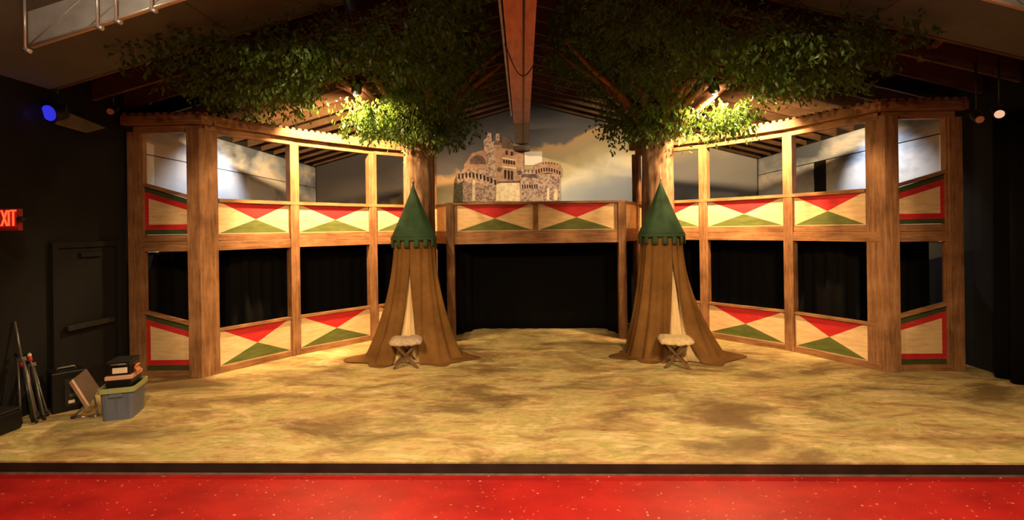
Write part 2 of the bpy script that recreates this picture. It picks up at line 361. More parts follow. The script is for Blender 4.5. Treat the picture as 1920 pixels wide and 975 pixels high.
# exit door in the left wall
dr = struct(MB().box((XL, 6.43, 0), (XL+.03, 7.36, 2.03)).build('door_1', 'black_paint'), 'black exit door with push bar')
for a, b_ in (((XL, 6.34, 0), (XL+.06, 6.425, 2.11)), ((XL, 7.365, 0), (XL+.06, 7.45, 2.11)), ((XL, 6.43, 2.035), (XL+.06, 7.36, 2.11))):
    MB().box(a, b_).build('door_frame', 'black_paint', dr)
pb = MB().box((XL+.06, 6.5, .93), (XL+.11, 7.25, 1.0)).build('push_bar', 'stand_metal', dr, bevel=.008)
for yy in (6.52, 7.2): MB().box((XL+.03, yy, .94), (XL+.06, yy+.06, .99)).build('bar_mount', 'stand_metal', pb)
MB().box((XL+.03, 6.75, 1.9), (XL+.07, 7.1, 1.96)).build('door_closer', 'black_paint', dr)
MB().box((XL+.03, 6.47, .1), (XL+.034, 7.32, .34)).build('kick_plate', 'black_plastic', dr)

# ------------------------------------------------------------------ the gallery
HM0, HM1, HR0, HR1, HB0, HB1, HT0, HT1 = 1.93, 2.19, 2.69, 2.745, 3.755, 3.865, 3.868, 4.0
PY = dict(o=7.64, c=7.65, p2=8.92, p3=10.13, p4=11.0, cp=10.08)
UL = dict(o=257.5, c=383, p2=550.5, p3=698, p4=812, cp=845)   # post centres at mid-beam height
UR = dict(o=1788, c=1653, p2=1481.5, p3=1321.5, p4=1195, cp=1166)
def gpt(U, k): p = at_y(U[k], 455, PY[k]); return V((p.x, p.y, 0))
def seg(A, B, z0, z1, o0, o1, n, e0=0, e1=0):
    d = (B-A).normalized(); a = A-d*e0; b = B+d*e1
    z0a, z0b = z0 if isinstance(z0, tuple) else (z0, z0); z1a, z1b = z1 if isinstance(z1, tuple) else (z1, z1)
    Z = V((0, 0, 1))
    return MB().hexa([a+n*o0+Z*z0a, b+n*o0+Z*z0b, b+n*o1+Z*z0b, a+n*o1+Z*z0a, a+n*o0+Z*z1a, b+n*o0+Z*z1b, b+n*o1+Z*z1b, a+n*o1+Z*z1a])
def front_n(A, B):
    d = (B-A).normalized(); n = V((d.y, -d.x, 0))
    return n if n.dot(V((XC, 5.0, 0))-(A+B)/2) > 0 else -n
def diamond_panel(A, B, z0, z1, n, root, ins=.05):
    d = (B-A); Z = V((0, 0, 1))
    P = lambda s, t, o: A+d*s+n*o+Z*(z0+(z1-z0)*t)
    f = .012; m = MB()
    vs = [P(0, 0, f), P(1, 0, f), P(1, 1, f), P(0, 1, f), P(.5, .47, f), P(ins, .985, f), P(1-ins, .985, f), P(.012, .015, f), P(.988, .015, f)]
    m.add(vs, [(5, 6, 4)], 1); m.add(vs, [(7, 8, 4)], 2)
    m.add(vs, [(0, 7, 4, 5, 3), (1, 2, 6, 4, 8), (0, 1, 8, 7), (3, 5, 6, 2)], 0)
    bk = [P(0, 0, f), P(1, 0, f), P(1, 1, f), P(0, 1, f), P(0, 0, -.01), P(1, 0, -.01), P(1, 1, -.01), P(0, 1, -.01)]
    m.add(bk, [(7, 6, 5, 4), (0, 4, 5, 1), (1, 5, 6, 2), (2, 6, 7, 3), (3, 7, 4, 0)], 0)
    o = m.build('painted_panel', ['cream_ply', 'red_paint', 'green_paint'], root, recalc=False)
    return o
def trap_panel(A, B, z0, zA, zB, n, root):   # banded panel with a slanting top, A at the low end
    L = (B-A).length; d = (B-A)/L; Z = V((0, 0, 1)); sl = (zB-zA)/L
    def ring(i, o):
        return [A+d*i+n*o+Z*(z0+i), A+d*(L-i)+n*o+Z*(z0+i), A+d*(L-i)+n*o+Z*(zA+sl*(L-i)-i*1.1), A+d*i+n*o+Z*(zA+sl*i-i*1.1)]
    r = [ring(0, .012), ring(.075, .012), ring(.155, .012)]; m = MB()
    for k in range(2):
        for i in range(4):
            j = (i+1) % 4; m.add([r[k][i], r[k][j], r[k+1][j], r[k+1][i]], [(0, 1, 2, 3)], 2-k)
    m.add(r[2], [(0, 1, 2, 3)], 0); m.add(r[0]+ring(0, -.01), [(7, 6, 5, 4), (0, 4, 5, 1), (1, 5, 6, 2), (2, 6, 7, 3), (3, 7, 4, 0)], 0)
    m.build('banded_panel', ['cream_ply', 'red_paint', 'dark_green_paint'], root, recalc=False)
def post(P, d, n, z0, z1, w, t0, t1, root, nm='post'):
    return seg(P-d*w/2, P+d*w/2, z0, z1, t0, t1, n).build(nm, 'post_wood', root, bevel=.006)
tooth_mesh = None
def tooth(p, d, n, root):
    global tooth_mesh
    if tooth_mesh is None:
        m = MB(); prof = [(-.033, 0), (-.033, .028), (-.022, .042), (.022, .042), (.033, .028), (.033, 0)]
        m.prism([V((x, 0, z)) for x, z in prof], (0, .30, 0)); t = m.build('roof_tooth', 'beam_wood', None); t.parent = root; tooth_mesh = t.data
    else:
        t = bpy.data.objects.new('roof_tooth', tooth_mesh); COL.objects.link(t); t.parent = root
    t.location = p-root_of(root); t.rotation_euler = (0, 0, math.atan2(d.y, d.x))
def wing(U, label):
    K = ['o', 'c', 'p2', 'p3', 'p4']; P = {k: gpt(U, k) for k in K}
    left = P['o'].x < 0
    root = thing('gallery_wing', label, 'stage gallery', P['c'], 'timber gallery wings')
    for i in range(4):
        A, B = P[K[i]], P[K[i+1]]; d = (B-A).normalized(); n = front_n(A, B)
        seg(A, B, HM0, HM0+.15, -.03, .05, n).build('mid_beam', 'beam_wood', root, bevel=.005)
        seg(A, B, HM0+.153, HM1, -.03, .035, n).build('ledge_board', 'beam_wood', root, bevel=.005)
        seg(A, B, .0, .10, -.03, .05, n).build('floor_beam', 'beam_wood', root, bevel=.005)
        seg(A, B, HB0, HB1, -.03, .06, n).build('roof_beam', 'beam_wood', root, bevel=.005)
        e0 = .12 if i == 0 else .0; e1 = .09 if i == 3 else 0
        tw = .16
        # fascia mitred at the polyline corners
        def off(k):
            idx = K.index(k); ns = []
            if idx > 0: ns.append(front_n(P[K[idx-1]], P[K[idx]]))
            if idx < 4: ns.append(front_n(P[K[idx]], P[K[idx+1]]))
            s = sum(ns, V((0, 0, 0))).normalized(); return s/ max(.5, s.dot(ns[0]))
        oa, ob = off(K[i]), off(K[i+1]); a = A-d*e0; b_ = B+d*e1; Z = V((0, 0, 1))
        m = MB().hexa([a+oa*.02+Z*HT0, b_+ob*.02+Z*HT0, b_+ob*tw+Z*HT0, a+oa*tw+Z*HT0, a+oa*.02+Z*HT1, b_+ob*.02+Z*HT1, b_+ob*tw+Z*HT1, a+oa*tw+Z*HT1])
        fo = m.build('fascia_board', 'beam_wood', root, bevel=.004)
        MB().hexa([a-oa*.62+Z*(HT1+.06), b_-ob*.62+Z*(HT1+.06), b_+ob*(tw-.01)+Z*(HT1+.001), a+oa*(tw-.01)+Z*(HT1+.001), a-oa*.62+Z*(HT1+.075), b_-ob*.62+Z*(HT1+.075), b_+ob*(tw-.01)+Z*(HT1+.012), a+oa*(tw-.01)+Z*(HT1+.012)]).build('roof_sheet', 'beam_wood', root)
        L = (b_-a).length; nt_ = max(6, round(L/.118))
        for k in range(nt_):
            t = (k+.5)/nt_; pp = a+(b_-a)*t+(oa*(1-t)+ob*t)*(tw-.004); dd = V((-n.y, n.x, 0))
            tooth(pp+V((0, 0, HT1+.004)), dd, n, fo)
        # walkway deck behind
        MB().hexa([A-oa*.03+Z*2.02, B-ob*.03+Z*2.02, B-ob*1.25+Z*2.02, A-oa*(1.25 if i else .3)+Z*2.02, A-oa*.03+Z*2.10, B-ob*.03+Z*2.10, B-ob*1.25+Z*2.10, A-oa*(1.25 if i else .3)+Z*2.10]).build('walkway_deck', 'rafter_wood', root)
        if i == 0:
            lo, hi = B, A
            seg(lo, hi, (2.73-.05, 3.03-.05), (2.73, 3.03), -.03, .05, n).build('handrail', 'beam_wood', root)
            seg(lo, hi, (.78-.05, 1.06-.05), (.78, 1.06), -.03, .05, n).build('handrail', 'beam_wood', root)
            trap_panel(lo+d*-.1, hi+d*.04, HM1+.002, 2.69, 2.97, n, root)
            trap_panel(lo+d*-.1, hi+d*.04, .102, .73, 1.0, n, root)
        else:
            seg(A+d*(.2 if i == 1 else 0), B, HR0, HR1, -.04, .07, n).build('handrail', 'beam_wood', root)
            seg(A, B, .66, .70, -.04, .05, n).build('handrail', 'beam_wood', root)
            w = .09 if i > 1 else 0
            wa, wb_ = (.20 if i == 1 else .08), .08
            diamond_panel(A+d*wa, B-d*wb_, HM1+.002, HR0-.002, n, root)
            diamond_panel(A+d*wa, B-d*wb_, .102, .658, n, root)
    for k in K:
        i = K.index(k)
        if k == 'c':
            d0 = (P['c']-P['o']).normalized(); n0 = front_n(P['o'], P['c']); d1 = (P['p2']-P['c']).normalized(); n1 = front_n(P['c'], P['p2'])
            C0 = P['c']+n0*.02
            seg(C0-d0*.20, C0, 0, HB1-.06, .02, .075, n0).build('corner_post', 'post_wood', root, bevel=.005)
            C1 = C0+n0*.075
            seg(C1, C1+d1*.27, 0, HB1-.05, -.05, .0, n1).build('corner_post', 'post_wood', root, bevel=.005)
            continue
        ds = []
        if i > 0: ds.append((P[k]-P[K[i-1]]).normalized())
        if i < 4: ds.append((P[K[i+1]]-P[k]).normalized())
        d = sum(ds, V((0, 0, 0))).normalized(); n = V((d.y, -d.x, 0)); n = n if n.dot(V((XC, 4, 0))-P[k]) > 0 else -n
        w = {'o': .20, 'p2': .165, 'p3': .165, 'p4': .15}[k]
        post(P[k], d, n, 0, HB0+.03 if k != 'o' else HB0+.02, w, -.09, .068 if k != 'o' else .062, root)
        if k == 'o':
            dd = 1 if left else 1
            seg(P[k]+d*.102, P[k]+d*.135, .1, HB0-.0, -.02, .045, n).build('post_batten', 'post_wood', root)
    return root, P
wingL, PLm = wing(UL, 'timber gallery wing beside the black exit door, with painted diamond panels')
wingR, PRm = wing(UR, 'timber gallery wing beside the black side curtain, with painted diamond panels')
# centre balcony between the wings
cpL, cpR = gpt(UL, 'cp'), gpt(UR, 'cp')
bal = thing('centre_balcony', 'projecting centre balcony with two red and green diamond panels on two posts', 'stage gallery', (cpL+cpR)/2)
n = front_n(cpL, cpR); d = (cpR-cpL).normalized()
for P_ in (cpL, cpR): post(P_, d, n, 0, HR1-.01, .155, -.08, .075, bal)
seg(cpL, cpR, HM0-.02, HM1-.02, -.03, .045, n).build('mid_beam', 'beam_wood', bal, bevel=.005)
seg(cpL, cpR, HR0+.01, HR1, -.05, .08, n, .09, .09).build('handrail', 'beam_wood', bal, bevel=.004)
mid = (cpL+cpR)/2; 
for P_, w in ((mid, .1), (cpL+d*.105, .05), (cpR-d*.105, .06)): post(P_, d, n, HM1-.018, HR0+.008, w, -.01, .045, bal, 'stile')
diamond_panel(cpL+d*.13, mid-d*.05, HM1-.018, HR0+.008, n, bal); diamond_panel(mid+d*.05, cpR-d*.135, HM1-.018, HR0+.008, n, bal)
for A, B in ((PLm['p4'], cpL), (PRm['p4'], cpR)):
    d2 = (B-A).normalized(); n2 = V((d2.y, -d2.x, 0)); n2 = n2 if n2.dot(V((XC, 4, 0))-A)*0+n2.y < 0 else -n2
    seg(A+d2*.07, B-d2*.07, HM0-.01, HM1-.01, -.04, .04, n2).build('side_beam', 'beam_wood', bal)
    seg(A+d2*.07, B-d2*.07, HR0, HR1-.005, -.05, .05, n2).build('side_handrail', 'beam_wood', bal)
    seg(A+d2*.07, B-d2*.07, HM1-.008, HR0-.002, -.01, .01, n2).build('side_panel', 'cream_ply', bal)
MB().hexa([(cpL.x, cpL.y+.03, 2.0), (cpR.x, cpR.y+.03, 2.0), (PRm['p4'].x-.1, 12.2, 2.0), (PLm['p4'].x+.1, 12.2, 2.0), (cpL.x, cpL.y+.03, 2.1), (cpR.x, cpR.y+.03, 2.1), (PRm['p4'].x-.1, 12.2, 2.1), (PLm['p4'].x+.1, 12.2, 2.1)]).build('deck', 'rafter_wood', bal)

# ------------------------------------------------------------------ black curtains
def curtain(pts, z0, z1, label, amp=.035, per=.22, group='black stage curtains', lean=0):
    pts = [V((p[0], p[1], 0)) for p in pts]; L = [0]
    for a, b_ in zip(pts, pts[1:]): L.append(L[-1]+(b_-a).length)
    nn = int(L[-1]/.035)+2
    def fn(s, t):
        x = s*L[-1]; i = max(k for k in range(len(L)-1) if L[k] <= x+1e-9); q = (x-L[i])/(L[i+1]-L[i]); p = pts[i].lerp(pts[i+1], q)
        d = (pts[i+1]-pts[i]).normalized(); n = V((d.y, -d.x, 0))
        a = amp*(1+.5*math.sin(x*1.7))*(1-.4*t)
        return p+n*(a*math.sin(x*2*math.pi/per+.8*math.sin(x*2.3)))+V((0, 0, z0+(z1-z0)*t))
    o = MB().grid(nn, 6, fn).build('curtain', 'black_cloth', None, solid=.006)
    return tag(o, label, 'curtain', group)
for P, s in ((PLm, 'exit door side'), (PRm, 'side curtain side')):
    sg = -1 if P is PLm else 1
    nm = 'black cloth hung behind the gallery wing on the '+s
    curtain([(P['o'].x+sg*.16, 8.3), (P['c'].x-sg*.1, 8.55), (P['p2'].x+sg*.15, 9.75), (P['p3'].x+sg*.1, 10.9), (P['p4'].x+sg*.05, 11.55), ((cpL if sg < 0 else cpR).x-sg*.28, 11.5)], .02, 1.99, nm)
bl, br = at_z(898, 617), at_z(1132, 616)
curtain([(cpL.x-.03, cpL.y+.2), (bl.x, bl.y), (br.x, br.y), (cpR.x+.03, cpR.y+.2)], .012, 1.97, 'black backcloth hung under the centre balcony', .02, .3)
curtain([(6.70, 7.3), (6.66, 6.5), (6.7, 5.6), (6.72, 4.0)], .02, 3.7, 'long pleated black curtain along the side wall beyond the gallery', .06, .28)

# ------------------------------------------------------------------ castle cut-out on the back wall
CYP = YB-.06
croot = thing('castle_cutout', 'flat painted castle cut-out with round towers standing before the cloud sky', 'backdrop', at_y(950, 385, CYP))
def wpoly(name, mat, px, layer):
    y = CYP-layer*.006
    global last_tower
    sub = name in ('corbel', 'castle_window', 'light_quoin', 'string_course')
    o = MB().prism([at_y(u, v, y) for u, v in px], (0, .012, 0)).build(name, mat, last_tower if sub else croot)
    if not sub: last_tower = o
Zc = lambda x, y: (840+x/6.5, 240+y/6.5)       # crop pixels to picture pixels
def cp_(l): return [Zc(*p) for p in l]
def crenel(x0, x1, yt, yb, n, arc=0, base=None):
    top = []
    for i in range(n):
        for k, (q, h) in enumerate(((0, yt), (.55, yt), (.55, yb), (1, yb))):
            x = x0+(x1-x0)*(i+q)/n; t = (x-x0)/(x1-x0); top.append((x, h-arc*(1-(2*t-1)**2)))
    return top
wpoly('dark_flank', 'castle_ivy', cp_([(62, 900), (75, 640), (110, 560), (190, 520), (200, 900)]), 0)
wpoly('keep_wall', 'castle_smooth', cp_([(580, 920), (575, 200), (600, 160), (650, 175), (660, 240), (800, 265), (830, 235), (890, 250), (918, 300), (922, 920)]), 1)
wpoly('back_tower', 'castle_rough', cp_([(470, 560), (440, 280), (435, 150), (470, 120), (480, 60), (530, 60), (535, 170), (580, 150), (585, 70), (630, 68), (632, 160), (600, 200), (575, 560)]), 0)
wpoly('back_wing', 'castle_smooth', cp_([(190, 560), (195, 450), (290, 310), (420, 270), (470, 290), (480, 560)]), .4)
wpoly('keep_roof', 'castle_roof', cp_([(655, 245), (660, 140), (690, 110), (745, 120), (790, 190), (800, 262)]), 2)
wpoly('turret_roof', 'castle_roof', cp_([(800, 240), (845, 140), (885, 240), (870, 262), (815, 262)]), 2.4)
wpoly('keep_battlement', 'castle_dark', cp_([(565, 205)]+crenel(565, 660, 150, 175, 4)+[(660, 205)]), 2.2)
wpoly('dome', 'castle_dark', cp_([(262, 440), (270, 385), (310, 345), (365, 330), (420, 345), (455, 385), (465, 440)]), 1.2)
wpoly('round_tower', 'castle_rough', cp_([(180, 900), (180, 640), (200, 600), (380, 640), (560, 640), (580, 700), (585, 900)]), 3)
wpoly('tower_parapet', 'castle_rough', cp_([(110, 560), (120, 540)]+crenel(190, 560, 500, 535, 8, 20)+[(590, 560), (590, 660), (480, 680), (380, 650), (250, 630), (180, 650), (110, 690)]), 3.4)
for i in range(11):
    t = i/10; x = 135+t*440; y = 600-50*math.sin(math.pi*(t*.9+.1))+t*55
    wpoly('corbel', 'castle_black', cp_([(x-13, y-22), (x+9, y-28), (x+13, y+28), (x+2, y+42), (x-11, y+30)]), 4)
wpoly('light_quoin', 'castle_pale', cp_([(292, 890), (300, 640), (328, 640), (330, 890)]), 4)
wpoly('keep_base', 'castle_pale', cp_([(583, 890), (590, 690), (650, 665), (870, 670), (880, 890)]), 3.2)
wpoly('keep_band', 'castle_dark', cp_([(600, 672), (600, 655), (880, 640), (880, 665)]), 3.6)
wpoly('keep_middle', 'castle_smooth', cp_([(590, 680), (585, 490), (660, 490), (850, 515), (880, 540), (880, 660)]), 2.8)
for x, y, w, h in ((712, 300, 11, 24), (776, 312, 11, 26)): wpoly('castle_window', 'castle_black', cp_([(x-w, y+h), (x-w, y-h+8), (x, y-h-4), (x+w, y-h+8), (x+w, y+h)]), 4.4)
for i in range(5):
    x = 682+i*31; y = 405+i*5; wpoly('castle_window', 'castle_black', cp_([(x-10, y+22), (x-10, y-14), (x, y-26), (x+10, y-14), (x+10, y+22)]), 4.4)
for x, y in ((698, 560), (740, 568), (780, 572)): wpoly('castle_window', 'castle_black', cp_([(x-12, y+58), (x-15, y-42), (x, y-56), (x+14, y-42), (x+12, y+58)]), 4.4)
wpoly('string_course', 'castle_pale', cp_([(660, 372), (660, 360), (830, 388), (830, 398)]), 4.4)
wpoly('string_course', 'castle_pale', cp_([(655, 478), (655, 462), (835, 486), (835, 500)]), 4.4)
for x0, y0 in ((595, 500), (835, 535)): wpoly('corner_turret', 'castle_dark', cp_([(x0, y0), (x0+10, y0-18), (x0+55, y0-18), (x0+65, y0), (x0+50, y0+35), (x0+15, y0+35)]), 4)
wpoly('low_wall', 'castle_rough', cp_([(880, 900), (885, 560)]+crenel(900, 1130, 500, 545, 5)+[(1150, 900)]), 1.6)
wpoly('low_wall_shade', 'castle_dark', cp_([(890, 600), (900, 560), (1090, 560), (1130, 600), (1130, 640), (1080, 610), (940, 600)]), 2)
for i in range(8):
    x = 910+i*29; wpoly('corbel', 'castle_black', cp_([(x-9, 690), (x+7, 688), (x+9, 735), (x-4, 740)]), 2.4)
wpoly('side_tower', 'castle_rough', cp_([(1090, 900), (1095, 600), (1080, 560), (1370, 560), (1360, 620), (1365, 900)]), 3)
wpoly('side_parapet', 'castle_smooth', cp_([(1050, 530), (1055, 480)]+crenel(1060, 1375, 440, 470, 9, 35)+[(1385, 590), (1340, 570), (1220, 545), (1090, 565)]), 3.4)
for i in range(10):
    t = i/9; x = 1075+t*285; y = 530-35*math.sin(math.pi*t)+t*15
    wpoly('corbel', 'castle_black', cp_([(x-10, y-20), (x+8, y-22), (x+11, y+22), (x-3, y+30)]), 4)
wpoly('light_quoin', 'castle_pale', cp_([(1205, 880), (1210, 730), (1232, 730), (1235, 880)]), 4)
wpoly('light_quoin', 'castle_pale', cp_([(1290, 880), (1295, 740), (1335, 745), (1335, 880)]), 4)

# ------------------------------------------------------------------ tents
def tent(cx_, cy_, label, open_deg, gap_top, spreadL, spreadR, finial, gw=.36):
    C = V((cx_, cy_, 0)); root = thing('tent', label, 'tent', C, 'burlap pavilion tents')
    RT, ZR = .355, 2.05
    def rad(z, th):
        t = max(0, 1-z/ZR); side = math.cos(th)                       # th 0 = right, -90deg = front
        sp = (spreadR if side > 0 else spreadL)*abs(side)+.40*(1-abs(side))
        fold = .022*math.sin(9*th+2.2*t)+.015*math.sin(17*th+1+3*t)
        return RT-.02+(sp-.30)*(t**2.1)+.05*t+fold*(.4+1.1*t)
    oc = math.radians(open_deg)
    def gap(z): return 0 if z > gap_top else gw*((gap_top-z)/gap_top)**1.0
    def skirt(s, t):
        z = ZR*(1-t/.86) if t < .86 else 0
        g = gap(max(z, 0))
        th = oc+g+s*(2*math.pi-2*g)
        r = rad(max(z, 0), th); p = C+V((r*math.cos(th), r*math.sin(th), max(z, 0)+.012))
        if t > .86:
            q = (t-.86)/.14; lob = lambda c, w: math.exp(-((((th-math.radians(c)+math.pi) % (2*math.pi))-math.pi)/w)**2)
            a = q*(.05+.33*lob(-168, .28)+.17*lob(-122, .22)+.34*lob(-13, .28)+.18*lob(-52, .22)+.03*math.sin(7*th))
            p += V((math.cos(th)*a, math.sin(th)*a*.7, .01+.006*math.sin(th*9)-0.01*q))
        return p
    MB().grid(140, 34, skirt).build('burlap_skirt', 'burlap', root, solid=.006)
    def lining(s, t):
        z = .015+1.75*t; th = oc+(s-.5)*2.2
        r = rad(z, th)-.075-.02*math.sin(th*23)*(1-t)
        return C+V((r*math.cos(th), r*math.sin(th), z))
    MB().grid(44, 14, lining).build('cream_lining', 'cream_cloth', root, solid=.004)
    # cone top, a little hollow, with soft gores
    ZA = 3.0
    def cone(s, t):
        th = s*2*math.pi; r = .008+(RT+.03)*(t**1.12)*(1+.03*math.cos(8*th)*math.sin(math.pi*t)); z = ZA-(ZA-ZR-.02)*t-.03*t*math.cos(8*th)*0
        return C+V((r*math.cos(th), r*math.sin(th), z))
    cone_o = MB().grid(64, 14, cone, wrap=True).build('canopy_cone', 'tent_green', root, solid=.006)
    ring = [C+V(((RT+.036)*math.cos(k*math.pi/24), (RT+.036)*math.sin(k*math.pi/24), ZR+.012)) for k in range(49)]
    MB().tube(ring, .011, 6, caps=False).build('rim_cord', 'tent_cord', cone_o)
    nd = 15; first = None
    for k in range(nd):
        a0 = 2*math.pi*k/nd; w = 2*math.pi/nd*.52; m = MB()
        def fl(s, t): 
            a = (s-.5)*w; r = RT+.034+.006*math.sin(t*3); return V((r*math.cos(a), r*math.sin(a), ZR+.01-.15*t))
        if first is None:
            o = MB().grid(4, 4, fl).build('valance_flap', 'tent_green', None, solid=.005); first = o; o.parent = cone_o
        else:
            o = first.copy(); COL.objects.link(o); o.parent = cone_o
        o.rotation_euler = (0, 0, a0); o.location = (0, 0, 0)
    m = MB().grid(64, 3, lambda s, t: C+V(((RT+.032)*math.cos(s*2*math.pi), (RT+.032)*math.sin(s*2*math.pi), ZR+.012-.03*t)), wrap=True)
    m.build('valance_band', 'tent_green', root, solid=.004)
    m = MB(); m.tube([C+V((0, 0, ZA-.02)), C+V((0, 0, ZA+.02)), C+V((0, 0, ZA+.03)), C+V((0, 0, ZA+.045)), C+V((0, 0, ZA+.055))], [.012, .01, .02, .02, .004], 10)
    m.build('finial', 'brass' if finial else 'tent_green', root)
    MB().tube([C+V((0, .0, 0)), C+V((0, 0, ZA-.03))], .022).build('tent_pole', 'stool_wood', root)
    return root
TY = 8.74
tl = at_y(776, 440, TY); tr_ = at_y(1240, 440, TY)
tent(tl.x, TY, 'tall burlap tent with green cone top, on the exit-door side of the stage', -92, 1.62, .78, .70, False)
tent(tr_.x, TY, 'tall burlap tent with green cone top and brass finial, on the side-curtain side', -76, 1.66, .54, .90, True)

# ------------------------------------------------------------------ folding stools
def stool(P, label, fm, rot):
    root = thing('folding_stool', label, 'stool', P, 'folding stools before the tents'); root.rotation_euler = (0, 0, rot)
    H, w, dp = .44, .19, .15; base = V((0, 0, 0))
    def leg(a, b_):
        d = (b_-a); s_ = d.cross(V((0, 1, 0))).normalized()*.020; t_ = V((0, .012, 0))
        m = MB().obox((a+b_)/2, d/2, s_, t_); o = m.build('leg', 'stool_wood', None, bevel=.003); o.parent = root
    for y_, o_ in ((-dp, .012), (dp, -.012)):
        leg(V((-w, y_+o_, 0)), V((w*.95, y_+o_, H-.03))); leg(V((w, y_-o_, 0)), V((-w*.95, y_-o_, H-.03)))
    for x_, z_ in ((-w*.92, H-.02), (w*.92, H-.02), (0, H*.5)):
        o = MB().tube([(x_, -dp-.04, z_), (x_, dp+.04, z_)], .013).build('rail', 'stool_wood', None); o.parent = root
    random.seed(hash(fm) % 99 if False else len(fm))
    def top(s, t):
        x = (s-.5)*.50; y_ = (t-.5)*.42; e = max(abs(s-.5), abs(t-.5))*2
        jit = mnoise.noise(V((x*14, y_*14, 3+len(fm))))
        return V((x*(1-.1*abs(t-.5))+.012*jit, y_+.012*jit, H+.035-.05*(1-(abs(s-.5)*2)**2)*.5-.075*e**6+.018*jit))
    m = MB().grid(26, 22, top)
    def bot(s, t): p = top(s, t); return V((p.x*.97, p.y*.97, p.z-.032))
    o = m.build('fleece_seat', fm, None, solid=.05); o.parent = root
    return root
P1 = at_z(762, 687); P2 = at_z(1267, 687)
stool(P1, 'folding X-leg stool with grey fleece seat, before the exit-door side tent', 'fleece_grey', .18)
stool(P2, 'folding X-leg stool with cream fleece seat, before the tent with brass finial', 'fleece_cream', -.15)

# ------------------------------------------------------------------ trees
leaf_me = None
def leaf_geo(c, d, side, L, w, curl):
    n = d.cross(side).normalized()
    return [c, c+d*L*.45+side*w+n*curl, c+d*L*.45-side*w+n*curl, c+d*L-n*curl*1.5, c+d*L*.45-n*curl*.3]
LEAF_F = [(0, 1, 4), (1, 3, 4), (0, 4, 2), (4, 3, 2)]
def rdir(): 
    while True:
        v = V((random.uniform(-1, 1), random.uniform(-1, 1), random.uniform(-1, 1)))
        if .1 < v.length < 1: return v.normalized()
def tree(tx, ty, lamp, xr, label, seed, sgn):
    global leaf_me
    random.seed(seed)
    C = V((tx, ty, 0)); root = thing('artificial_tree', label, 'tree', C, 'artificial trees over the stage')
    def trunk(s, t):
        th = s*2*math.pi; z = 4.55*t
        r = .29+.05*(1-t)**3+.10*max(0, t-.8)*5*.9+.02*mnoise.noise(V((math.cos(th)*2, math.sin(th)*2, z*.7+seed)))+.012*math.sin(11*th+z)
        return C+V((r*math.cos(th), r*math.sin(th), z))
    MB().grid(40, 26, trunk, wrap=True).build('trunk', 'bark', root)
    tips = []
    top = C+V((0, 0, 3.95))
    for i in range(15):
        a = 2*math.pi*i/15+random.uniform(-.2, .2)
        if math.cos(a)*sgn > .1 and math.sin(a) > -.6: continue
        tgt = V((tx+random.uniform(.8, 2.6)*math.cos(a), ty-.4+random.uniform(.6, 1.9)*math.sin(a), 0))
        tgt.x = min(max(tgt.x, xr[0]), xr[1]); tgt.z = ceil_z(tgt.x)-random.uniform(.2, .55)
        p0 = top+V((.2*math.cos(a), .2*math.sin(a), random.uniform(-.1, .35)))
        pts = [p0.lerp(tgt, t)+V((0, 0, .3*math.sin(math.pi*t)*(.3)))+rdir()*.05*math.sin(math.pi*t) for t in [k/6 for k in range(7)]]
        MB().tube(pts, [.085-.06*k/6 for k in range(7)], 8).build('branch', 'branch_bark', root); tips.append(pts)
    # muslin-wrapped limbs near the lamp
    for i in range(5):
        a0 = top+V((sgn*.15, -.1, -.05)); b0 = V(lamp)+V((sgn*(.35-.30*i), -.25+.18*i, .26+.03*i))
        mid_ = (a0+b0)/2+V((0, 0, .1))+rdir()*.06
        MB().tube([a0, a0.lerp(mid_, .5), mid_, mid_.lerp(b0, .5), b0], [.13, .11, .09, .08, .05], 8).build('branch', 'branch_bark', root)
    L = []
    lp = V(lamp)
    def sprig(c, n, spread, hang=.5):
        ax = (rdir()+V((0, 0, -hang))).normalized(); ln = random.uniform(.18, .38)
        for k in range(n):
            p = c+ax*ln*random.random()+rdir()*spread
            d = (rdir()*.8+ax*.5+V((0, 0, -.55))).normalized(); s_ = d.cross(rdir()).normalized()
            l = random.uniform(.065, .115); L.append((p, d, s_, l, l*random.uniform(.19, .27), l*random.uniform(-.10, .12)))
    # dark canopy tucked under the rafters
    cnt = 0
    while cnt < 1150:
        x = random.uniform(*xr); y_ = random.uniform(5.9, 10.3)
        ex = abs(x-tx)/ (xr[1]-tx if x > tx else tx-xr[0]); 
        if random.random() < ex**3: continue
        zc = ceil_z(x); drop = (.30+.75*(1-ex)**1.0)
        z = zc-.05-drop*random.random()**.8-(.30*max(0, 1-abs(x-tx)/1.3))
        c = V((x, y_, z))
        c.z = max(c.z, 4.5 if y_ < 6.6 else 4.3 if y_ < 8.4 else 4.15)
        if z < 4.15 and (y_ > 9.7): continue
        # keep a pocket around the lamp and the beam clear
        if (c-lp).length < .5: continue
        q_ = V((0, 0, EYE)); tt = lp.y/c.y; vis = q_+(c-q_)*tt
        if c.y < lp.y+.3 and abs(vis.x-lp.x-sgn*.05) < .62 and lp.z-.95 < vis.z < lp.z+.36: continue
        if abs(x-bx) < .5: continue
        if -.25 < c.y-lp.y < 1.9 and -.9 < (c.x-lp.x)*sgn < 2.1 and c.z < lp.z+.45 and (c-C).xy.length > .55: continue
        sprig(c, 11, .10); cnt += 1
    # hanging clumps round the trunk head and below the lamp
    for k in range(170):
        a = random.uniform(0, 2*math.pi); r = random.uniform(.2, .95)
        c = C+V((r*math.cos(a), r*math.sin(a)*.7-.4, random.uniform(3.92, 4.45)-.05*r))
        if (c-lp).length < .25 or ((c.x-tx)*sgn > .38 and c.y > lp.y+.15): continue
        sprig(c, 10, .08, 1.0)
    for k in range(95):
        c = lp+V((random.gauss(.40 if sgn < 0 else .02, .28), random.uniform(-.42, .06), random.uniform(-.66, -.18)))
        sprig(c, 11, .08, 1.2)
